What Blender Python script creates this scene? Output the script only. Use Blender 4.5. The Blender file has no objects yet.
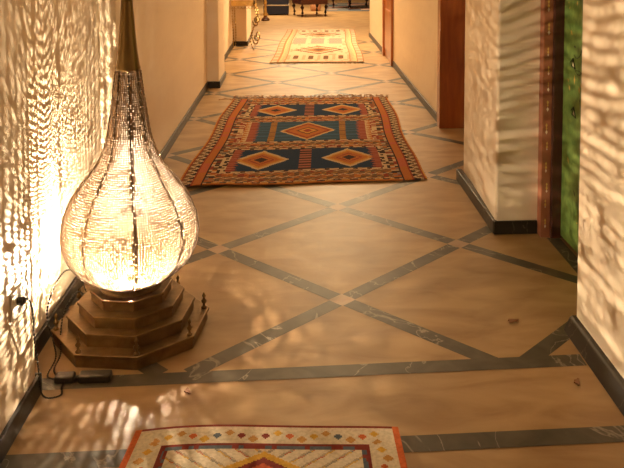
import bpy, bmesh, math, random
from mathutils import Vector, Matrix, noise
random.seed(7)
S = bpy.context.scene
C = S.collection
PI = math.pi

# ------------------------------------------------------------------ camera
yaw, pitch = math.atan(40/760), math.atan(48/760)
fw = Vector((math.sin(yaw)*math.cos(pitch), math.cos(yaw)*math.cos(pitch), -math.sin(pitch)))
rt = Vector((math.cos(yaw), -math.sin(yaw), 0)); up = rt.cross(fw)
cam = bpy.data.cameras.new('camera'); co = bpy.data.objects.new('camera', cam); C.objects.link(co)
cam.sensor_width = 36; cam.lens = 760/624*36
cam.shift_x = -25/624; cam.shift_y = -241/624
m = Matrix((rt, up, -fw)).transposed().to_4x4(); m.translation = Vector((0, 0, 1.5))
co.matrix_world = m
S.camera = co

# ------------------------------------------------------------------ world, lights, exposure
w = bpy.data.worlds.new('world'); S.world = w; w.use_nodes = True
w.node_tree.nodes['Background'].inputs[0].default_value = (1, .72, .45, 1)
w.node_tree.nodes['Background'].inputs[1].default_value = .05
S.view_settings.view_transform = 'Standard'; S.view_settings.look = 'None'
S.view_settings.gamma = 1; S.view_settings.use_curve_mapping = False
S.view_settings.exposure = 0.0
WARM = (1.0, .70, .36)
def area(name, loc, size, watts, col=WARM, sy=None):
    l = bpy.data.lights.new(name, 'AREA'); l.energy = watts; l.color = col
    l.shape = 'RECTANGLE'; l.size = size; l.size_y = sy or size
    o = bpy.data.objects.new(name, l); o.location = loc; C.objects.link(o); return o
area('ceiling_light_entry', (.1, .6, 2.72), .5, 5, (1.0, .76, .46))
area('ceiling_light_near', (.1, 3.2, 2.72), .5, 5)
area('ceiling_light_middle', (.1, 6.2, 2.72), .5, 20)
area('ceiling_light_passage', (.1, 9.3, 2.72), .5, 48)
area('ceiling_light_far', (.75, 11.6, 2.72), .6, 175, (1.0, .74, .42))
area('ceiling_light_room', (0, 16.5, 2.72), 1.5, 260, (1.0, .74, .42))
BULB = 620000.0

# ------------------------------------------------------------------ helpers
def obj(name, bm, mats, parent=None, smooth=False, bevel=0):
    me = bpy.data.meshes.new(name)
    bmesh.ops.recalc_face_normals(bm, faces=bm.faces)
    bm.to_mesh(me); bm.free()
    for x in (mats if isinstance(mats, (list, tuple)) else [mats]): me.materials.append(x)
    if smooth: me.shade_smooth()
    o = bpy.data.objects.new(name, me); C.objects.link(o)
    if parent: o.parent = parent
    if bevel:
        b = o.modifiers.new('bevel', 'BEVEL'); b.width = bevel; b.segments = 2; b.limit_method = 'ANGLE'
    return o
def tag(o, label=None, cat=None, group=None, kind=None):
    if label: o['label'] = label
    if cat: o['category'] = cat
    if group: o['group'] = group
    if kind: o['kind'] = kind
    return o
def thing(name, label, cat, loc=(0, 0, 0), rz=0, group=None):
    o = bpy.data.objects.new(name, None); C.objects.link(o)
    o.empty_display_size = .05
    o.location = loc; o.rotation_euler = (0, 0, rz); return tag(o, label, cat, group)
def box(bm, x0, x1, y0, y1, z0, z1, mi=0):
    r = bmesh.ops.create_cube(bm, size=1)
    for v in r['verts']:
        v.co = Vector(((x0+x1)/2+v.co.x*(x1-x0), (y0+y1)/2+v.co.y*(y1-y0), (z0+z1)/2+v.co.z*(z1-z0)))
    for f in {f for v in r['verts'] for f in v.link_faces}: f.material_index = mi
def B(*a):
    bm = bmesh.new(); box(bm, *a); return bm
def prism(bm, pts, z0, z1, mi=0):
    a = [bm.verts.new((x, y, z0)) for x, y in pts]; b = [bm.verts.new((x, y, z1)) for x, y in pts]
    n = len(pts); fs = [bm.faces.new(a[::-1]), bm.faces.new(b)]
    for i in range(n): fs.append(bm.faces.new((a[i], a[(i+1) % n], b[(i+1) % n], b[i])))
    for f in fs: f.material_index = mi
def quad(bm, pts, mi=0):
    f = bm.faces.new([bm.verts.new(p) for p in pts]); f.material_index = mi; return f
def lathe(bm, prof, n=24, cx=0, cy=0, cz=0, mi=0):
    rings = []
    for r, z in prof:
        rings.append([bm.verts.new((cx+max(r, 1e-4)*math.cos(2*PI*i/n), cy+max(r, 1e-4)*math.sin(2*PI*i/n), cz+z)) for i in range(n)])
    for a, b in zip(rings, rings[1:]):
        for i in range(n):
            f = bm.faces.new((a[i], a[(i+1) % n], b[(i+1) % n], b[i])); f.material_index = mi; f.smooth = True
    bm.faces.new(rings[0][::-1]).material_index = mi; bm.faces.new(rings[-1]).material_index = mi
def spline(pts, k=8):
    P = [Vector(p) for p in pts]; P = [P[0]*2-P[1]]+P+[P[-1]*2-P[-2]]; out = []
    for i in range(1, len(P)-2):
        a, b, c, d = P[i-1:i+3]
        for j in range(k):
            t = j/k
            out.append(.5*((2*b)+(c-a)*t+(2*a-5*b+4*c-d)*t*t+(3*b-a-3*c+d)*t**3))
    out.append(P[-2]); return out
def tube(bm, pts, r, n=8, mi=0):
    P = [Vector(p) for p in pts]; rings = []; ref = Vector((0, 0, 1))
    for i, p in enumerate(P):
        t = (P[min(i+1, len(P)-1)]-P[max(i-1, 0)]).normalized()
        a = t.cross(ref)
        if a.length < .05: a = t.cross(Vector((0, 1, 0)))
        a.normalize(); b = t.cross(a)
        ref = b if b.length else ref
        rr = r[i] if isinstance(r, list) else r
        rings.append([bm.verts.new(p+rr*(math.cos(2*PI*j/n)*a+math.sin(2*PI*j/n)*b)) for j in range(n)])
    for x, y in zip(rings, rings[1:]):
        for j in range(n):
            f = bm.faces.new((x[j], x[(j+1) % n], y[(j+1) % n], y[j])); f.smooth = True; f.material_index = mi
    bm.faces.new(rings[0][::-1]); bm.faces.new(rings[-1])

# ------------------------------------------------------------------ materials
def mat(name, col, rough=.5, metal=0, bump=None, mix=None, spec=None, veins=None, coat=0, emit=None):
    m = bpy.data.materials.new(name); m.use_nodes = True
    nt = m.node_tree; N = nt.nodes; L = nt.links; bs = N['Principled BSDF']
    bs.inputs['Base Color'].default_value = (*col, 1)
    bs.inputs['Roughness'].default_value = rough; bs.inputs['Metallic'].default_value = metal
    if spec is not None: bs.inputs['Specular IOR Level'].default_value = spec
    bs.inputs['Coat Weight'].default_value = coat; bs.inputs['Coat Roughness'].default_value = .15
    tc = N.new('ShaderNodeTexCoord'); src = tc.outputs['Object']
    cur = None
    if mix:   # (colour2, scale, stretch xyz, contrast low, high)
        c2, sc, st, lo, hi = mix
        mp = N.new('ShaderNodeMapping'); mp.inputs['Scale'].default_value = st; L.new(src, mp.inputs[0])
        nz = N.new('ShaderNodeTexNoise'); nz.inputs['Scale'].default_value = sc; nz.inputs['Detail'].default_value = 6
        nz.inputs['Distortion'].default_value = .6
        L.new(mp.outputs[0], nz.inputs['Vector'])
        rp = N.new('ShaderNodeValToRGB'); rp.color_ramp.elements[0].position = lo; rp.color_ramp.elements[1].position = hi
        rp.color_ramp.elements[0].color = (*col, 1); rp.color_ramp.elements[1].color = (*c2, 1)
        L.new(nz.outputs[0], rp.inputs[0]); cur = rp.outputs[0]
    if veins:  # (colour, scale, width)
        vc, sc, wd = veins
        nz = N.new('ShaderNodeTexNoise'); nz.inputs['Scale'].default_value = sc; nz.inputs['Detail'].default_value = 8
        nz.inputs['Distortion'].default_value = 1.5; L.new(src, nz.inputs['Vector'])
        sub = N.new('ShaderNodeMath'); sub.operation = 'SUBTRACT'; sub.inputs[1].default_value = .5; L.new(nz.outputs[0], sub.inputs[0])
        ab = N.new('ShaderNodeMath'); ab.operation = 'ABSOLUTE'; L.new(sub.outputs[0], ab.inputs[0])
        rp = N.new('ShaderNodeValToRGB'); rp.color_ramp.elements[0].position = 0; rp.color_ramp.elements[1].position = wd
        rp.color_ramp.elements[0].color = (1, 1, 1, 1); rp.color_ramp.elements[1].color = (0, 0, 0, 1)
        L.new(ab.outputs[0], rp.inputs[0])
        mx = N.new('ShaderNodeMix'); mx.data_type = 'RGBA'
        L.new(rp.outputs[0], mx.inputs[0])
        if cur: L.new(cur, mx.inputs[6])
        else: mx.inputs[6].default_value = (*col, 1)
        mx.inputs[7].default_value = (*vc, 1); cur = mx.outputs[2]
    if cur: L.new(cur, bs.inputs['Base Color'])
    if bump:  # (scale, strength, distance)
        nz = N.new('ShaderNodeTexNoise'); nz.inputs['Scale'].default_value = bump[0]; nz.inputs['Detail'].default_value = 5
        L.new(src, nz.inputs['Vector'])
        bp = N.new('ShaderNodeBump'); bp.inputs['Strength'].default_value = bump[1]; bp.inputs['Distance'].default_value = bump[2]
        L.new(nz.outputs[0], bp.inputs['Height']); L.new(bp.outputs[0], bs.inputs['Normal'])
    if emit:
        bs.inputs['Emission Color'].default_value = (*emit[0], 1); bs.inputs['Emission Strength'].default_value = emit[1]
    return m
M_floor = mat('tan_marble', (.27, .155, .068), .42, bump=(7, .16, .02), mix=((.39, .25, .12), 3.6, (1, 2.4, 1), .32, .66), spec=.28)
M_band = mat('grey_marble_band', (.050, .040, .027), .42, spec=.3, mix=((.10, .080, .054), 9, (1, 1, 1), .35, .75), veins=((.24, .20, .15), 2.3, .008))
M_inset = mat('rose_marble_inset', (.30, .17, .10), .45, mix=((.36, .25, .15), 20, (1, 1, 1), .3, .7))
M_wall = mat('cream_polished_plaster', (.70, .56, .40), .42, bump=(9, .22, .02), mix=((.76, .62, .44), 2.0, (1, .5, 3), .3, .7))
M_ceil = mat('white_ceiling_plaster', (.78, .70, .58), .8)
M_base = mat('black_marble_skirting', (.024, .018, .012), .4, spec=.3, veins=((.09, .07, .05), 3.0, .01))
M_wood = mat('orange_brown_wood', (.44, .14, .028), .34, mix=((.26, .075, .016), 5, (4, 4, .5), .3, .7), coat=.3)
M_dwood = mat('dark_brown_wood', (.075, .022, .012), .35, mix=((.045, .014, .010), 6, (4, 4, .5), .3, .7), coat=.2)
M_brass = mat('aged_brass_sheet', (.27, .17, .075), .45, metal=.75, mix=((.15, .09, .036), 14, (1, 1, 1), .3, .7), bump=(60, .25, .004))
M_shade = mat('pierced_brass', (.24, .14, .06), .5, metal=.6, mix=((.15, .085, .032), 30, (1, 1, 1), .3, .7))
M_shade_dim = mat('dimmed_metal_inside', (.08, .052, .028), .6)  # shade's inner side, coloured dark so the bulb's light burns out less
M_gold = mat('gilded_iron', (.62, .40, .13), .35, metal=.7, mix=((.35, .2, .06), 12, (1, 1, 1), .3, .7))
M_bulb = mat('lit_bulb', (1, .9, .7), .5, emit=((1.0, .80, .56), BULB))
M_cord = mat('dark_cord_rubber', (.035, .028, .02), .5)
M_white = mat('white_plastic', (.8, .76, .68), .4)

# ------------------------------------------------------------------ the setting
WL = [(-1.25, -2), (-.873, -2), (-.873, 2.5), (-.962, 2.5), (-.966, 3.74), (-.885, 3.74), (-.885, 3.9), (-.948, 3.9),
      (-.948, 7.965), (-.823, 7.965), (-.823, 8.6), (-.95, 8.6), (-.96, 11.3), (-.747, 11.3), (-.747, 12.4), (-1.25, 12.4)]
WR = [(1.65, -2), (1.082, -2), (1.082, 2.83), (1.46, 2.83), (1.46, 3.82), (1.026, 3.82), (1.060, 4.74), (1.46, 4.74),
      (1.46, 6.14), (1.19, 6.14), (1.19, 12.4), (1.65, 12.4)]
bm = bmesh.new(); prism(bm, WL, 0, 2.8)
tag(obj('wall_left', bm, M_wall, bevel=.012), kind='structure')
bm = bmesh.new(); prism(bm, WR, 0, 2.8)
tag(obj('wall_right', bm, M_wall, bevel=.012), kind='structure')
bm = bmesh.new(); box(bm, 1.06, 1.46, 2.80, 3.82, 2.12, 2.8); box(bm, 1.19, 1.46, 4.74, 6.14, 2.12, 2.8)
tag(obj('wall_right_lintel', bm, M_wall), kind='structure')
bm = bmesh.new(); box(bm, -4.2, -1.25, 12.25, 12.4, 0, 2.8); box(bm, 1.65, 4.2, 12.25, 12.4, 0, 2.8)
box(bm, -4.2, -4.05, 12.4, 24, 0, 2.8); box(bm, 4.05, 4.2, 12.4, 24, 0, 2.8); box(bm, -4.2, 4.2, 24, 24.15, 0, 2.8)
tag(obj('wall_far', bm, M_wall), kind='structure')
tag(obj('wall_back', B(-1.25, 1.65, -2.15, -2, 0, 2.8), M_wall), kind='structure')
bm = bmesh.new(); box(bm, -1.25, 1.65, -2.15, 12.4, 2.8, 2.9); box(bm, -4.2, 4.2, 12.4, 24.15, 2.8, 2.9)
tag(obj('ceiling', bm, M_ceil), kind='structure')

# floor: tan slabs, dark marble strips in a diamond lattice, small rose insets on the crossings
bm = bmesh.new()
box(bm, -1.25, 1.65, -2.15, 12.4, -.1, 0); box(bm, -4.2, 4.2, 12.4, 24.15, -.1, 0)
A0 = Vector((.186, 3.124)); va = Vector((.62, .573)); vb = Vector((-.577, .567))
def clip(p, q, x0=-.975, x1=1.45, y0=2.6, y1=12.3):
    d = q-p; t0, t1 = 0, 1
    for pp, dd, lo, hi in ((p.x, d.x, x0, x1), (p.y, d.y, y0, y1)):
        if abs(dd) < 1e-9: continue
        a, b = (lo-pp)/dd, (hi-pp)/dd
        if a > b: a, b = b, a
        t0, t1 = max(t0, a), min(t1, b)
    return (p+d*t0, p+d*t1) if t1-t0 > .01 else None
def strip(p, q, wd, z, mi, zz=None):
    d = (q-p).normalized(); n = Vector((-d.y, d.x))*wd/2
    quad(bm, [(*(p-n), z), (*(q-n), z), (*(q+n), z), (*(p+n), z)], mi)
for i in range(-14, 22):
    for v, u in ((va, vb), (vb, va)):
        c = clip(A0+u*i-v*25, A0+u*i+v*25)
        if c: strip(c[0], c[1], .072, .0005 if v is va else .0007, 1)
for i in range(-3, 20):
    for j in range(-3, 20):
        p = A0+va*i+vb*j
        if -.93 < p.x < 1.15 and 2.7 < p.y < 12.2:
            e, g = va.normalized()*.04, vb.normalized()*.04
            quad(bm, [(*(p+e+g), .001), (*(p-e+g), .001), (*(p-e-g), .001), (*(p+e-g), .001)], 2)
def cross_strip(pts, z=.0012): quad(bm, [(x, y, z) for x, y in pts], 1)
cross_strip([(-.962, 2.520), (1.03, 2.575), (1.03, 2.650), (-.962, 2.592)])
cross_strip([(-.873, 2.118), (1.03, 2.160), (1.03, 2.236), (-.873, 2.196)])
cross_strip([(1.275, 2.83), (1.34, 2.83), (1.34, 3.75), (1.275, 3.75)])
for k in range(5):
    cross_strip([(-.873, -1.9+k*.8), (1.03, -1.86+k*.8), (1.03, -1.785+k*.8), (-.873, -1.825+k*.8)])
tag(obj('floor', bm, [M_floor, M_band, M_inset]), kind='structure')

def skirting(name, poly, i0, i1, side, hgt=.07):
    b = bmesh.new()
    for i in range(i0, i1):
        (x0, y0), (x1, y1) = poly[i], poly[i+1]
        if abs(x1-x0) < .02:
            box(b, *sorted((x0, x0+side*.014)), min(y0, y1)-(.013 if abs(y1-y0) < .2 else 0), max(y0, y1), .0, hgt)
        else:
            dirn = -1 if (x1-x0)*side > 0 else 1
            box(b, min(x0, x1)-.0, max(x0, x1)+(.014 if side > 0 else 0)-.0, *sorted((y0, y0+dirn*.014)), .0, hgt)
    return tag(obj(name, b, M_base, bevel=.003), kind='structure')
skirting('baseboard_left', WL, 1, 14, 1)
b = bmesh.new()
P_ = [(1.034, 0), (1.10, 0), (1.10, .058), (1.068, .058), (1.058, .052)]
f0 = [b.verts.new((x, -2, z)) for x, z in P_]; f1 = [b.verts.new((x, 2.83, z)) for x, z in P_]
b.faces.new(f0); b.faces.new(f1[::-1])
for i in range(5): b.faces.new((f0[i], f0[(i+1) % 5], f1[(i+1) % 5], f1[i]))
box(b, 1.10, 1.27, 2.83, 2.845, 0, .058)
box(b, 1.016, 1.243, 3.806, 3.82, 0, .07); box(b, 1.014, 1.05, 3.82, 4.74, 0, .07)
box(b, 1.176, 1.19, 6.15, 9.28, 0, .07); box(b, 1.176, 1.19, 10.3, 12.4, 0, .07)
tag(obj('baseboard_right', b, M_base, bevel=.003), kind='structure')

# painted green door in the near recess, with a terracotta frame and dark jamb
M_green = mat('painted_green_panel', (.20, .30, .07), .4, mix=((.07, .15, .03), 22, (1, 1, 1), .3, .7))
M_terra = mat('terracotta_painted_trim', (.34, .13, .06), .45, mix=((.26, .09, .045), 9, (1, 1, 1), .3, .7))
M_ochre = mat('ochre_paint', (.62, .40, .09), .5)
M_black = mat('black_paint', (.02, .025, .02), .5)
M_cream = mat('cream_paint', (.70, .58, .40), .5)
bm = B(1.340, 1.40, 2.85, 3.735, .02, 2.08)
door = tag(obj('door_1', bm, M_green, bevel=.003), kind='structure')
tag(obj('door_jamb', B(1.292, 1.46, 3.74, 3.80, 0, 2.12), M_dwood, door, bevel=.004), 'dark brown jamb')
tag(obj('door_trim', B(1.244, 1.292, 3.755, 3.819, 0, 2.14), M_terra, door, bevel=.003), 'terracotta trim with painted flowers')
b = bmesh.new()
rr = random.Random(3)
z = .06
while z < 2.1:            # painted flower sprigs down the trim
    cx = 1.268+rr.uniform(-.003, .003)
    for k in range(3):
        s = rr.uniform(.004, .008)
        quad(b, [(cx-s*.8, 3.7545, z), (cx, 3.7545, z-s*1.6), (cx+s*.8, 3.7545, z), (cx, 3.7545, z+s*1.6)], 0 if k else 1)
        z += s*2.6
    z += rr.uniform(.03, .07)
obj('painted_sprigs', b, [M_ochre, M_cream], door)
b = bmesh.new()
for k in range(150):      # ochre petals and dark curled stems on the green leaf
    y, z = rr.uniform(2.86, 3.70), rr.uniform(.08, 2.0)
    if (z > .75 and rr.random() < .9) or rr.random() < .25:
        s = rr.uniform(.008, .018); a = rr.uniform(0, PI)
        pts = [(1.3395, y+s*c*math.cos(a)-s*d*.5*math.sin(a), z+s*c*math.sin(a)*1.4+s*d*.5*math.cos(a)) for c, d in ((-1, 0), (0, -1), (1, 0), (0, 1))]
        quad(b, pts, 0 if rr.random() < .7 else 1)
for k in range(26):
    y, z = rr.uniform(2.9, 3.66), rr.uniform(.15, 1.9)
    a = rr.uniform(0, 6); P = []
    for j in range(9):
        P.append((1.339, y, z)); a += .5*(1 if k % 2 else -1)*rr.random(); y += .022*math.cos(a); z += .028*math.sin(a)
    P = [p for p in P if 2.85 < p[1] < 3.7 and .05 < p[2] < 2.05]
    if len(P) > 3: tube(b, P, .0022, 5, 1)
obj('painted_flowers', b, [M_ochre, M_black], door)
b = bmesh.new()
for (yy, zz) in ((3.60, .915), (3.58, .68)):
    tube(b, [(1.338, yy+.035, zz+.012), (1.338, yy, zz+.035), (1.338, yy-.03, zz-.012), (1.338, yy+.02, zz-.006), (1.338, yy, zz+.035)], .0032, 5, 0)
    quad(b, [(1.3375, yy+.008, zz), (1.3375, yy-.022, zz-.006), (1.3375, yy-.004, zz+.024)], 1)
obj('painted_birds', b, [M_black, M_cream], door)

# wooden doorways further along the right wall
d2 = tag(obj('door_2', B(1.385, 1.43, 4.80, 6.08, .01, 2.08), M_wood, bevel=.003), kind='structure')
b = bmesh.new(); box(b, 1.158, 1.46, 6.085, 6.14, 0, 2.12); box(b, 1.158, 1.19, 6.14, 6.20, 0, 2.12)
obj('door_jamb', b, M_wood, d2, bevel=.004)
b = bmesh.new()
for k in range(3): box(b, 1.375, 1.385, 4.92, 5.96, .12+.66*k, .66+.66*k)
obj('door_panel', b, M_wood, d2, bevel=.006)
d3 = tag(obj('door_3', B(1.184, 1.1895, 9.42, 10.18, .01, 2.05), M_wood, bevel=.0), kind='structure')
for y0, y1 in ((9.30, 9.42), (10.18, 10.28)):
    obj('door_jamb', B(1.158, 1.1895, y0, y1, 0, 2.1), M_wood, d3, bevel=.004)
obj('door_head', B(1.158, 1.1895, 9.42, 10.18, 2.05, 2.14), M_wood, d3, bevel=.004)
for k in range(3):
    obj('door_panel', B(1.172, 1.184, 9.50, 10.10, .12+.66*k, .66+.66*k), M_wood, d3, bevel=.004)

# ------------------------------------------------------------------ pierced floor lamp
LX, LY = -.645, 2.912
lamp = thing('floor_lamp', 'lit teardrop lamp of pierced brass on a stepped octagonal base by the left wall', 'floor lamp', (LX, LY, 0), math.radians(-7.5+22.5))
def octa(r): return [(r*math.cos(PI/4*k), r*math.sin(PI/4*k)) for k in range(8)]
tiers = [(.298, 0, .05), (.243, .05, .10), (.202, .10, .145), (.157, .145, .187)]
for k, (r, z0, z1) in enumerate(tiers):
    bm = bmesh.new(); prism(bm, octa(r-.006), z0, z1-.012); prism(bm, octa(r), z1-.012, z1)
    t = obj('base_tier', bm, M_brass, lamp, bevel=.0025)
    if k == 0:
        for (x, y) in octa(.278):
            bm = bmesh.new()
            lathe(bm, [(.011, 0), (.011, .005), (.005, .009), (.0045, .018), (.010, .024), (.0105, .030), (.005, .036), (.004, .043), (.0075, .048), (.006, .054), (.001, .064)], 12, x, y, .05)
            obj('finial', bm, M_brass, t)
bm = bmesh.new(); lathe(bm, [(.118, .187), (.118, .192), (.094, .197), (.092, .203), (.100, .2035), (.108, .2055), (.107, .2075), (.10, .2065), (.05, .205)], 40)  # flared upper lip added to block bulb light spilling onto the floor
obj('collar', bm, M_brass, lamp)
PROF = [(.100, .205), (.131, .217), (.174, .238), (.209, .270), (.240, .312), (.2585, .360), (.264, .41), (.256, .462), (.235, .512), (.209, .558),
        (.168, .610), (.126, .667), (.099, .725), (.082, .783), (.063, .90), (.054, .965), (.0465, 1.03)]
def prof_pts(k=14):
    P = spline([(r, z, 0) for r, z in PROF], k); return [(p.x, p.y) for p in P]
PP = prof_pts()
def resample(P, step):
    out = [P[0]]; acc = 0; base_step = step
    for (r0, z0), (r1, z1) in zip(P, P[1:]):
        L = math.hypot(r1-r0, z1-z0); t = step-acc
        while t <= L: out.append((r0+(r1-r0)*t/L, z0+(z1-z0)*t/L)); t += step
        acc = (acc+L) % step
    return out
CELL = .0085
RS = resample(PP, CELL)
def shell(r, z, th):
    q = r*(1-.045*(1-abs(math.sin(4*th))**.8)*min(1, r/.15))
    return (q*math.cos(th), q*math.sin(th), z)
V, F = [], []
rr = random.Random(12)
# the sheet is laid out in zones of constant column count; inside a zone every cell corner is jittered
zones = []; i = 0
while i < len(RS)-1:
    j = i+1
    while j < len(RS)-1 and abs(RS[j][0]/RS[i][0]-1) < .20: j += 1
    zones.append((i, j)); i = j
for (i0_, i1_) in zones:
    rm = sum(RS[k][0] for k in range(i0_, i1_+1))/(i1_-i0_+1)
    n = max(16, round(2*PI*rm/CELL/8)*8); grid = []
    for k in range(i0_, i1_+1):
        row = []
        for c in range(n):
            rib = c % (n//8) == 0
            da = 0 if rib else rr.uniform(-.30, .30)+(.5 if k % 2 and c % (n//8) != n//8-1 else 0)
            if k in (i0_, i1_): q, dk = RS[k], 0
            else:
                dk = rr.uniform(-.34, .34); o_ = RS[k+1] if dk > 0 else RS[k-1]; t = abs(dk)
                q = (RS[k][0]*(1-t)+o_[0]*t, RS[k][1]*(1-t)+o_[1]*t)
            row.append((q[0], q[1], 2*PI*(c+da)/n))
        row.append((row[0][0], row[0][1], row[0][2]+2*PI)); grid.append(row)
    for k in range(len(grid)-1):
        for c in range(n):
            Q = [grid[k][c], grid[k][c+1], grid[k+1][c+1], grid[k+1][c]]
            base = len(V); V += [shell(*q) for q in Q]
            if rr.random() < (.5 if c % (n//8) in (0, n//8-1) else .05):
                F.append((base, base+1, base+2, base+3)); continue
            def at(u, v): return shell(*[(Q[0][m_]*(1-u)+Q[1][m_]*u)*(1-v)+(Q[3][m_]*(1-u)+Q[2][m_]*u)*v for m_ in range(3)])
            lo_ = .5 if Q[0][1] < .222 else .72 if Q[0][1] < .245 else 1; su, sv = lo_*rr.uniform(.18, .345), lo_*rr.uniform(.18, .345); su /= max(1, (Q[1][2]-Q[0][2])*n/(2*PI)); inner = []
            for j in range(8):
                g = PI/4*j-3*PI/4
                V.append(at(.5+su*math.cos(g)*rr.uniform(.8, 1.05), .5+sv*math.sin(g)*rr.uniform(.8, 1.05))); inner.append(len(V)-1)
            o = [base, base+1, base+2, base+3]
            for d in range(4):
                a_, b_, c_ = inner[(2*d) % 8], inner[(2*d+1) % 8], inner[(2*d+2) % 8]
                F.append((o[d], o[(d+1) % 4], c_, b_)); F.append((o[d], b_, a_))
nV, nF = len(V), len(F)          # the sheet's inner face, coloured dark to hold down the glow, 0.8 mm behind the outer one
V += [(x*(1-.0008/math.hypot(x, y)), y*(1-.0008/math.hypot(x, y)), z) for x, y, z in V]
F += [tuple(i+nV for i in reversed(f)) for f in F]
me = bpy.data.meshes.new('shade'); me.from_pydata(V, [], F); me.materials.append(M_shade); me.materials.append(M_shade_dim)
me.polygons.foreach_set('material_index', [0]*nF+[1]*nF); me.update()
shade = bpy.data.objects.new('shade', me); C.objects.link(shade); shade.parent = lamp
shade['label'] = 'pierced brass shade glowing from within'
for k in range(8):
    bm = bmesh.new(); th = PI/4*k
    tube(bm, [shell(r+.001, z, th) for r, z in PP[::3]], .0028, 6)
    obj('rib', bm, M_shade, lamp)
bm = bmesh.new()
lathe(bm, [(.0470, 1.025), (.0475, 1.034), (.0445, 1.042), (.037, 1.10), (.0305, 1.17), (.0225, 1.28), (.016, 1.42), (.0115, 1.55), (.015, 1.56), (.020, 1.575), (.015, 1.59), (.008, 1.60), (.011, 1.61), (.013, 1.62), (.006, 1.64), (.001, 1.69)], 28)
obj('spire', bm, mat('smooth_aged_brass', (.22, .145, .055), .3, metal=.85), lamp)
bm = bmesh.new(); lathe(bm, [(.014, .19), (.012, .225), (.008, .238), (.002, .245)], 16)
obj('bulb_socket', bm, M_white, lamp)
bm = bmesh.new(); bmesh.ops.create_uvsphere(bm, u_segments=8, v_segments=6, radius=.0036, matrix=Matrix.Translation((0, 0, .270)) @ Matrix.Rotation(math.radians(72), 4, 'Z') @ Matrix.Diagonal((2.2, 1, 1, 1)))
bo = obj('bulb', bm, M_bulb, lamp, smooth=True)

def cord_tube(name, pts, parent=None, r=.0035, k=8):
    bm = bmesh.new(); tube(bm, spline(pts, k), r, 7); return obj(name, bm, M_cord, parent, smooth=True)
# lamp lead: loops out over the skirting, back to the connector on the floor
iw = Matrix.Translation((LX, LY, 0)) @ Matrix.Rotation(math.radians(15), 4, 'Z'); inv = iw.inverted()
def lw(pts): return [tuple(inv @ Vector(p)) for p in pts]
LEAD = [(-.87, 3.13, .03), (-.905, 3.12, .13), (-.925, 3.02, .20), (-.935, 2.90, .19), (-.94, 2.82, .12), (-.885, 2.72, .06), (-.86, 2.66, .035), (-.87, 2.60, .008), (-.84, 2.575, .008)]
bm = bmesh.new(); tube(bm, spline(lw(LEAD), 8), .0035, 7); obj('lamp_lead', bm, M_cord, lamp, smooth=True)
LEAD2 = [(-.87, 3.13, .03), (-.885, 3.02, .11), (-.90, 2.90, .09), (-.885, 2.80, .05), (-.855, 2.70, .03), (-.86, 2.64, .008), (-.835, 2.59, .008)]
bm = bmesh.new(); tube(bm, spline(lw(LEAD2), 8), .0035, 7); obj('lamp_lead', bm, M_cord, lamp, smooth=True)

# extension cord with its black connector lying in front of the base
ext = thing('extension_cord', 'thin dark cord drooping from the wall socket to a black connector by the lamp base', 'cord', (-.80, 2.575, 0))
EX = [(-.868, 2.335, .40), (-.845, 2.345, .405), (-.835, 2.37, .36), (-.845, 2.41, .24), (-.845, 2.44, .12), (-.845, 2.455, .04), (-.83, 2.47, .006), (-.79, 2.485, .005), (-.80, 2.53, .005), (-.80, 2.572, .012)]
bm = bmesh.new(); tube(bm, [(p-Vector((-.80, 2.575, 0))) for p in spline(EX, 8)], .0035, 7); obj('cord', bm, M_cord, ext, smooth=True)
bm = bmesh.new(); lathe(bm, [(.006, 0), (.013, .004), (.013, .022), (.006, .028)], 12)
bmesh.ops.transform(bm, matrix=Matrix.Translation((-.071, -.24, .40)) @ Matrix.Rotation(PI/2, 4, 'Y'), verts=bm.verts)
for v in bm.verts: v.co.x += 0
obj('plug', bm, M_cord, ext)
bm = bmesh.new(); box(bm, -.035, .03, -.02, .02, .0015, .026); box(bm, .045, .155, -.022, .020, .0015, .028)
box(bm, .03, .045, -.009, .009, .006, .018)
obj('connector', bm, M_cord, ext, bevel=.006)
out = tag(obj('wall_socket', B(-.8725, -.866, 2.29, 2.375, .355, .44), M_white, bevel=.002), 'white wall socket on the left wall where the dark cord plugs in', 'wall socket')

# ------------------------------------------------------------------ rugs
def rug_material(name):
    m = bpy.data.materials.new(name); m.use_nodes = True; nt = m.node_tree; N = nt.nodes; L = nt.links
    bs = N['Principled BSDF']; bs.inputs['Roughness'].default_value = .95; bs.inputs['Specular IOR Level'].default_value = .1
    at = N.new('ShaderNodeAttribute'); at.attribute_name = 'weave'
    tc = N.new('ShaderNodeTexCoord'); nz = N.new('ShaderNodeTexNoise'); nz.inputs['Scale'].default_value = 90
    L.new(tc.outputs['Object'], nz.inputs['Vector'])
    mx = N.new('ShaderNodeMix'); mx.data_type = 'RGBA'; mx.blend_type = 'MULTIPLY'; mx.inputs[0].default_value = .6
    rp = N.new('ShaderNodeValToRGB'); rp.color_ramp.elements[0].position = .3; rp.color_ramp.elements[0].color = (.6, .6, .6, 1)
    rp.color_ramp.elements[1].position = .65; L.new(nz.outputs[0], rp.inputs[0])
    L.new(at.outputs['Color'], mx.inputs[6]); L.new(rp.outputs[0], mx.inputs[7]); L.new(mx.outputs[2], bs.inputs['Base Color'])
    bp = N.new('ShaderNodeBump'); bp.inputs['Strength'].default_value = .5; bp.inputs['Distance'].default_value = .004
    L.new(nz.outputs[0], bp.inputs['Height']); L.new(bp.outputs[0], bs.inputs['Normal'])
    return m
M_rug = rug_material('woven_wool')
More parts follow.
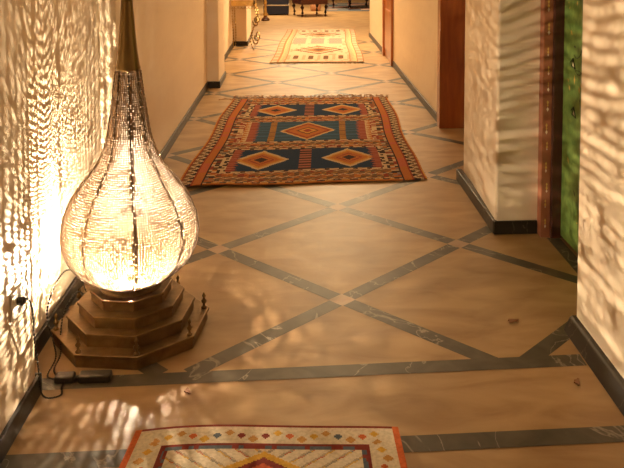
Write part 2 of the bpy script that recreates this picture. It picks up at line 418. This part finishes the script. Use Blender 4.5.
def rug_mesh(name, corners, nu, nv, colour, hfun, edge=lambda u, v: (0, 0), thick=.008):
    """corners: near-left, near-right, far-right, far-left. One closed slab whose weave colours lie on the top faces."""
    c0, c1, c2, c3 = [Vector(c) for c in corners]
    bm = bmesh.new(); lay = bm.loops.layers.float_color.new('weave'); top, bot = [], []
    for j in range(nv+1):
        v = j/nv; rt_, rb_ = [], []
        for i in range(nu+1):
            u = i/nu; p = (c0*(1-u)+c1*u)*(1-v)+(c3*(1-u)+c2*u)*v
            ex, ey = edge(u, v); z = hfun(u, v)
            rt_.append(bm.verts.new((p.x+ex, p.y+ey, z+thick))); rb_.append(bm.verts.new((p.x+ex, p.y+ey, z)))
        top.append(rt_); bot.append(rb_)
    def paint(f, c):
        for l in f.loops: l[lay] = (*c, 1)
    for j in range(nv):
        for i in range(nu):
            c = colour((i+.5)/nu, (j+.5)/nv)
            paint(bm.faces.new((top[j][i], top[j][i+1], top[j+1][i+1], top[j+1][i])), c)
            paint(bm.faces.new((bot[j][i], bot[j+1][i], bot[j+1][i+1], bot[j][i+1])), c)
    for j in range(nv):
        for i in (0, nu):
            paint(bm.faces.new((top[j][i], top[j+1][i], bot[j+1][i], bot[j][i])), colour(i/nu, (j+.5)/nv))
    for i in range(nu):
        for j in (0, nv):
            paint(bm.faces.new((top[j][i], top[j][i+1], bot[j][i+1], bot[j][i])), colour((i+.5)/nu, j/nv))
    me = bpy.data.meshes.new(name); bmesh.ops.recalc_face_normals(bm, faces=bm.faces); bm.to_mesh(me); bm.free()
    me.materials.append(M_rug); o = bpy.data.objects.new(name, me); C.objects.link(o); return o
OR, RD, DK, CR, BL, DB, YL, BR, PK = (.40, .13, .03), (.25, .045, .025), (.04, .022, .02), (.50, .36, .20), (.03, .065, .11), (.013, .03, .068), (.50, .24, .045), (.17, .085, .04), (.32, .11, .07)
hsh = lambda a, b: (math.sin(a*127.1+b*311.7)*43758.5453) % 1.0
def zig(t, per): t = (t/per) % 1; return 2*t if t < .5 else 2-2*t
W1, L1 = 1.53, 2.64
def lozenge(x, y, hw, hh, cols, bg):
    d = abs(x)/hw+abs(y)/hh
    d = math.floor(d*14+.5)/14
    for lim, c in cols:
        if d < lim: return c
    return bg
def rug_mid(u, v):
    x, y = u*W1, v*L1
    e = min(u, 1-u)*W1; ev = min(v, 1-v)*L1
    left = u < .5
    if e < .014: return YL if hsh(int(y*60), 1) > .25 else OR
    if e < .024: return RD
    if e < .082:
        t = (e-.024)/.058; zz = zig(y, .085)
        return CR if abs(t-zz) < .22 else (DK if t > zz else BR)
    if e < .092: return RD
    if e < .138: return OR if hsh(int(y*14), 5) > .18 else (.42, .11, .05)
    if e < .148: return DK
    if ev < .012: return OR
    if e < .205:
        k = int(y/.028); 
        return (BR, CR, RD, OR, DK, (.20, .15, .12))[int(hsh(k, int(e*45))*6)]
    if ev < .03: return DK if int(x/.05) % 2 else YL
    # cross strips of guls between panels
    rows = [(.10, .315), (.385, .635), (.70, .90)]
    xi = (e-.205)
    for r, (v0, v1) in enumerate(rows):
        if v0 <= v <= v1:
            yy = (v-(v0+v1)/2)*L1; hh = (v1-v0)/2*L1
            ed = hh-abs(yy)
            if xi < .045: return CR if hsh(int(y/.03), int(xi/.02)) > .45 else (RD if r == 1 else DK)
            if xi < .09 and r == 1: return OR if zig(y, .06) > (xi-.045)/.045 else CR
            if ed < .02: return CR if int(x/.03) % 3 else DK
            if r != 1:
                if abs(x-W1/2) < .045: return PK if int(y/.03) % 2 else DK
                cx = W1/2-.30 if left else W1/2+.30
                if xi < .09+.03*zig(y, .05): return PK if int(y/.025) % 2 else RD
                if hh-abs(yy) < .02+.018*zig(x, .05): return BR
                return lozenge(x-cx, yy, .20, hh*.84, [(.22, DK), (.40, OR), (.50, RD), (.70, OR), (.82, DK if False else YL), (1.0, CR)], DB)
            if xi < .14+.03*zig(y, .05): return PK if int(y/.025) % 2 else RD
            dx = abs(x-W1/2)
            c = lozenge(x-W1/2, yy, .235, hh*.92, [(.18, RD), (.30, YL), (.42, DK), (.70, OR), (.80, RD), (.92, YL), (1.0, CR)], None)
            if c: return c
            if .255 < dx < .305: return BR if zig(y, .03) > .3 else YL
            return BL if hsh(int(y*40), 2) > .25 else (.04, .10, .17)
    t_ = (y % .105)/.105; z_ = zig(x, .07)
    if abs(t_-.25-.28*z_) < .07: return CR
    if abs(t_-.75+.28*z_-.14) < .05: return YL if int(x/.035) % 2 else DK
    k = int(x/.035); j = int(y/.035)
    return (BR, RD, (.28, .11, .04), BR, (.13, .08, .05), (.23, .12, .06), OR)[int(hsh(k, j)*7)]
def rug_h(u, v):
    a = .005*math.sin(u*9+1)*max(0, 1-v*9)+.006*max(0, 1-v*14)*(1+math.sin(u*6))
    return .0015+abs(a)+.003*(1+noise.noise(Vector((u*5, v*8, 0))))*.5
r1 = rug_mesh('rug', [(-.745, 4.63), (.813, 4.735), (.889, 7.34), (-.634, 7.33)], 150, 240, rug_mid, rug_h,
              lambda u, v: (.012*math.sin(v*11)*(1 if u > .5 else -1)*abs(u-.5)*2+(.03*(1-v*12) if v < .083 and u > .5 else 0)*(u-.5), .008*math.sin(u*13)*(1-v)))
tag(r1, 'wool rug with blue panels and orange diamonds lying across the middle of the corridor', 'rug')
bm = bmesh.new(); rr = random.Random(5)
for k in range(150):      # far fringe of red wool tufts
    u = (k+.5)/150; x = -.634+1.523*u; y0 = 7.335+.01*u
    L = rr.uniform(.08, .20); dx = rr.uniform(-.06, .06)
    tube(bm, [(x, y0-.005, .008), (x+dx*.5, y0+L*.5, .012+rr.uniform(0, .012)), (x+dx, y0+L, .004)], [.005, .004, .002], 5)
obj('fringe', bm, mat('reddish_fringe_wool', (.42, .20, .12), .95, mix=((.5, .32, .19), 20, (1, 1, 1), .4, .6)), r1)
bm = bmesh.new()
tube(bm, [(-.634, 7.325, .008), (-.70, 7.335, .012), (-.76, 7.31, .008)], [.007, .006, .004], 6)
tag(obj('braided_tail', bm, mat('orange_wool', (.45, .2, .05), .95), r1), 'orange corner braid')

FC, FP, FO, FG, FB = (.52, .40, .28), (.45, .28, .18), (.34, .17, .08), (.19, .20, .22), (.13, .065, .035)
def rug_far(u, v):
    x, y = u*1.2, v*3.7; e = min(x, 1.2-x)
    if e < .02: return FO
    if e < .08: return FP if int(y/.09) % 3 else FC
    if e < .10: return FO
    if e < .17: return (.66, .44, .24) if zig(y, .12) > (e-.1)/.07 else FP
    if e < .185: return FO
    if v < .012: return FP
    for a, b in ((.05, .16), (.90, .96)):
        if a < v < b:
            t = (v-a)/(b-a); return FB if (zig(x, .2) > .62 and .15 < t < .85) else (FC if zig(x, .1) > .4 else FP)
    for c, hh in ((.30, .11), (.80, .09)):
        d = abs(x-.6)/.36+abs(v-c)/hh
        if d < 1: return FB if d > .8 else (FC if d > .62 else (FO if d > .3 else FB))
    if .48 < v < .66:
        for c in (.30, .58, .86):
            if abs(x-c) < .10: return FG if (int(x/.02)+int(y/.1)) % 2 else FP
    return FC if hsh(int(x*30), int(y*10)) > .15 else FP
r2 = rug_mesh('rug', [(-.347, 9.62), (.856, 9.64), (1.003, 13.34), (-.18, 13.38)], 90, 130, rug_far, lambda u, v: .0015+.002*(1+math.sin(u*7+v*9)),
              lambda u, v: (.01*math.sin(v*9), .01*math.sin(u*9)))
tag(r2, 'pale cream and peach rug with brown lozenges at the far end of the corridor', 'rug')
bm = bmesh.new()
for k in range(110):
    u = (k+.5)/110; x = -.347+1.203*u; L = rr.uniform(.05, .13); dx = rr.uniform(-.03, .03)
    tube(bm, [(x, 9.635, .008), (x+dx*.5, 9.635-L*.5, .012), (x+dx, 9.63-L, .003)], [.006, .005, .003], 5)
obj('fringe', bm, mat('pale_fringe_wool', (.30, .18, .09), .95, mix=((.5, .36, .2), 25, (1, 1, 1), .4, .6)), r2)

NC, NR, NO, NG, NY, NB = (.66, .56, .40), (.20, .035, .025), (.55, .13, .04), (.10, .10, .085), (.62, .36, .06), (.10, .12, .14)
def rug_near(u, v):
    x, y = u*.83, (1-v)*1.35; e = min(x, .83-x); t = min(y, 1.35-y)
    if e < .022: return NO
    if t < .010: return NR
    q = min(e-.022, t-.010)
    if q < .008: return NC
    if q < .078:
        s = x if t-.010 < e-.022 else y
        k = math.floor(s/.075); a = (s/.075-k-.5)*.075; b_ = q-.043
        d = abs(a)+abs(b_)
        if d < .014: return (NR, NY, NB, NO, NG)[int(hsh(k, 3)*5)]
        kk = math.floor((s+.0375)/.075); a2 = ((s+.0375)/.075-kk-.5)*.075
        if abs(a2)+abs(b_-.014*(1 if kk % 2 else -1)) < .017: return (NY, (.50, .26, .08), NO)[int(hsh(kk, 9)*3)]
        return NC
    if q < .088: return NR
    if q < .102: return NB if hsh(int(x*60), int(y*60)) > .4 else NR
    cx = x-.415; cy = y-.28
    d = math.floor((abs(cx)/.25+abs(cy)/.155)*6)/6
    if d < .22: return NR
    if d < .34: return NG
    if d < .56: return (.50, .10, .035)
    if d < .67: return NR
    if d < 1: return NY
    if e < .23 or True:
        w_ = (abs(cx)*1.0+cy*1.2) % .06
        if w_ < .008: return (.40, .33, .24)
        if w_ < .015: return (NY, (.45, .12, .06), (.25, .22, .18))[int(hsh(int(cx*50), int(cy*50))*3)]
    return NC
r3 = rug_mesh('rug', [(-.62, .95), (.33, .95), (.307, 2.268), (-.498, 2.285)], 166, 260, rug_near,
              lambda u, v: .0015+.003*(1+math.sin(u*8))*.5+.003*max(0, v-.9)*10*abs(u-.5), lambda u, v: (0, -.012*(2*u-1)**4*v+.010*math.sin(u*5)*v))
tag(r3, 'cream bordered rug with coloured flowers and a yellow diamond at the bottom of the picture', 'rug')

# ------------------------------------------------------------------ small things on the floor
leafm = mat('dry_leaf', (.22, .09, .03), .7)
for (x, y, s, a, lab) in ((.853, 2.90, .016, .3, 'small brown dried leaf on the tan floor between the marble strips'),
                          (.955, 2.47, .013, 1.2, 'tiny orange crumb of leaf beside the right hand skirting'),
                          (-.372, 2.485, .012, 2.0, 'tiny dark fleck of leaf just in front of the cross strip near the lamp')):
    bm = bmesh.new(); pts = []
    top = []
    for k in range(10):
        t = 2*PI*k/10; rad = s*(1+.35*math.cos(3*t+a)); top.append((rad*math.cos(t)*1.3, rad*math.sin(t)*.7))
    prism(bm, top, 0, .004)
    for v in bm.verts: v.co.z += .004*abs(math.sin(v.co.x*150+a))
    o = obj('dried_leaf', bm, leafm); o.location = (x, y, .0015); o.rotation_euler.z = a
    tag(o, lab, 'leaf')

# ------------------------------------------------------------------ gilded console by the far left pilaster
con = thing('console_table', 'gilded iron console table with scrolled legs against the far left pilaster', 'console table', (-.79, 11.0, 0))
bm = bmesh.new(); box(bm, -.15, .20, -.24, .24, .72, .75); obj('tabletop', bm, mat('cream_marble_top', (.7, .58, .4), .3), con, bevel=.006)
bm = bmesh.new(); box(bm, -.14, .19, -.235, -.215, .64, .72); box(bm, .17, .19, -.235, .235, .64, .72)
for k in range(7):
    cx = -.12+.05*k
    tube(bm, [(cx+.022*math.cos(t), -.24, .62+.022*math.sin(t)) for t in [i*PI/6 for i in range(13)]], .006, 6)
for k in range(8):
    cy = -.2+.055*k
    tube(bm, [(.195, cy+.024*math.cos(t), .62+.024*math.sin(t)) for t in [i*PI/6 for i in range(13)]], .006, 6)
obj('apron', bm, M_gold, con)
for sx, sy in ((-.12, -.21), (.17, -.21), (-.12, .21), (.17, .21)):
    bm = bmesh.new(); P = []
    ox = 1 if sx > 0 else -.15
    for t in range(17):
        q = t/16; P.append((sx+ox*.045*math.sin(q*2*PI), sy, .64*(1-q)+.012))
    tube(bm, P, [.013-.004*abs(t/16-.5)*2 for t in range(17)], 8)
    if sx > 0:
        sp = []
        for t in range(26):
            a = t/25*2.6*PI; rad = .055*(1-t/32); sp.append((sx+.035+rad*math.cos(a+PI)*.8, sy-.01, .17+rad*math.sin(a+PI)*1.6))
        tube(bm, sp, .013, 6)
        sp = [(x, y, z+.26) for x, y, z in sp]; tube(bm, sp, .013, 6)
    obj('leg', bm, M_gold, con)
cs = thing('floor_candlestick', 'slim gilded floor candlestick standing at the left corner of the far room', 'candlestick', (-.63, 15.1, 0))
bm = bmesh.new(); lathe(bm, [(.08, 0), (.085, .03), (.05, .06), (.03, .09)], 16); obj('foot', bm, M_dwood, cs)
bm = bmesh.new(); lathe(bm, [(.028, .09), (.05, .12), (.03, .18), (.022, .3), (.035, .36), (.022, .42), (.02, .9), (.04, .95), (.02, 1.0), (.02, 1.3), (.07, 1.34), (.07, 1.36)], 16); obj('stem', bm, M_gold, cs)

# ------------------------------------------------------------------ far room furniture
M_fd = mat('mahogany', (.055, .014, .008), .3, mix=((.09, .022, .012), 8, (1, 1, 4), .3, .7), coat=.3)
M_blue = mat('navy_upholstery', (.018, .022, .05), .8)
def chair(loc, rz, label, w_=.52, d_=.50):
    c = thing('armchair', label, 'chair', loc, rz)
    for sx, sy in ((-1, -1), (1, -1), (-1, 1), (1, 1)):
        bm = bmesh.new()
        tube(bm, [(sx*w_/2, sy*d_/2, .30), (sx*(w_/2+.01), sy*(d_/2+.01), .2), (sx*(w_/2-.003), sy*(d_/2), .08), (sx*(w_/2), sy*(d_/2), .012), (sx*(w_/2), sy*(d_/2), .0)], [.050, .042, .030, .034, .034], 8)
        obj('leg', bm, M_fd, c)
    bm = bmesh.new(); box(bm, -w_/2-.04, w_/2+.04, -d_/2-.04, d_/2+.04, .255, .41); obj('seat_frame', bm, M_fd, c, bevel=.01)
    bm = bmesh.new(); box(bm, -w_/2, w_/2, -d_/2, d_/2, .41, .49); obj('seat', bm, M_blue, c, bevel=.03)
    bm = bmesh.new(); box(bm, -w_/2, w_/2, d_/2-.03, d_/2+.03, .49, 1.0); obj('backrest', bm, M_blue, c, bevel=.03)
    for s in (-1, 1):
        bm = bmesh.new(); tube(bm, [(s*w_/2, -d_/2+.03, .41), (s*(w_/2+.02), -d_/2+.03, .64), (s*(w_/2+.02), .1, .68), (s*w_/2, d_/2, .68)], .02, 8)
        obj('armrest', bm, M_fd, c)
    return c
chair((.27, 16.15, 0), math.radians(20), 'dark mahogany armchair in the middle of the far room beside the navy bench')
chair((1.25, 17.95, .006), math.radians(-50), 'dark mahogany armchair on the grey rug at the back of the far room', .55, .55)
bn = thing('bench', 'low navy bench with a pale rail left of the mahogany armchair', 'bench', (-.42, 16.45, 0))
bm = bmesh.new(); box(bm, -.30, .24, -.2, .2, .025, .20); obj('body', bm, M_blue, bn, bevel=.008)
bm = bmesh.new(); box(bm, -.31, .25, -.22, .22, .20, .225); tag(obj('rail', bm, mat('pale_rail', (.42, .34, .26), .4), bn, bevel=.004), 'pale rail')
bm = bmesh.new(); box(bm, -.30, .24, -.2, .2, .225, .40); obj('seat', bm, M_blue, bn, bevel=.02)
for sx in (-.27, .21):
    for sy in (-.17, .17): obj('leg', B(sx-.02, sx+.02, sy-.02, sy+.02, 0, .025), M_fd, bn)
bm = bmesh.new(); lathe(bm, [(.10, 0), (.12, .06), (.12, .24), (.09, .30), (.10, .32)], 20)
o = obj('clay_pot', bm, mat('pink_terracotta', (.50, .24, .13), .7)); o.location = (.42, 17.3, 0)
tag(o, 'pinkish clay pot on the floor behind the legs of the mahogany armchair', 'pot')
def rug_room(u, v):
    k = int(v*9)
    if u < .04 or u > .96: return (.16, .13, .12)
    return ((.13, .14, .16), (.32, .22, .17), (.08, .09, .11), (.27, .15, .12), (.17, .17, .17))[int(hsh(k, int(u*6))*5)]
r4 = rug_mesh('rug', [(.62, 17.15), (2.3, 17.1), (2.4, 19.6), (.75, 19.6)], 40, 40, rug_room, lambda u, v: .001, thick=.003)
tag(r4, 'grey blue rug at the back of the far room under the rear chair', 'rug')
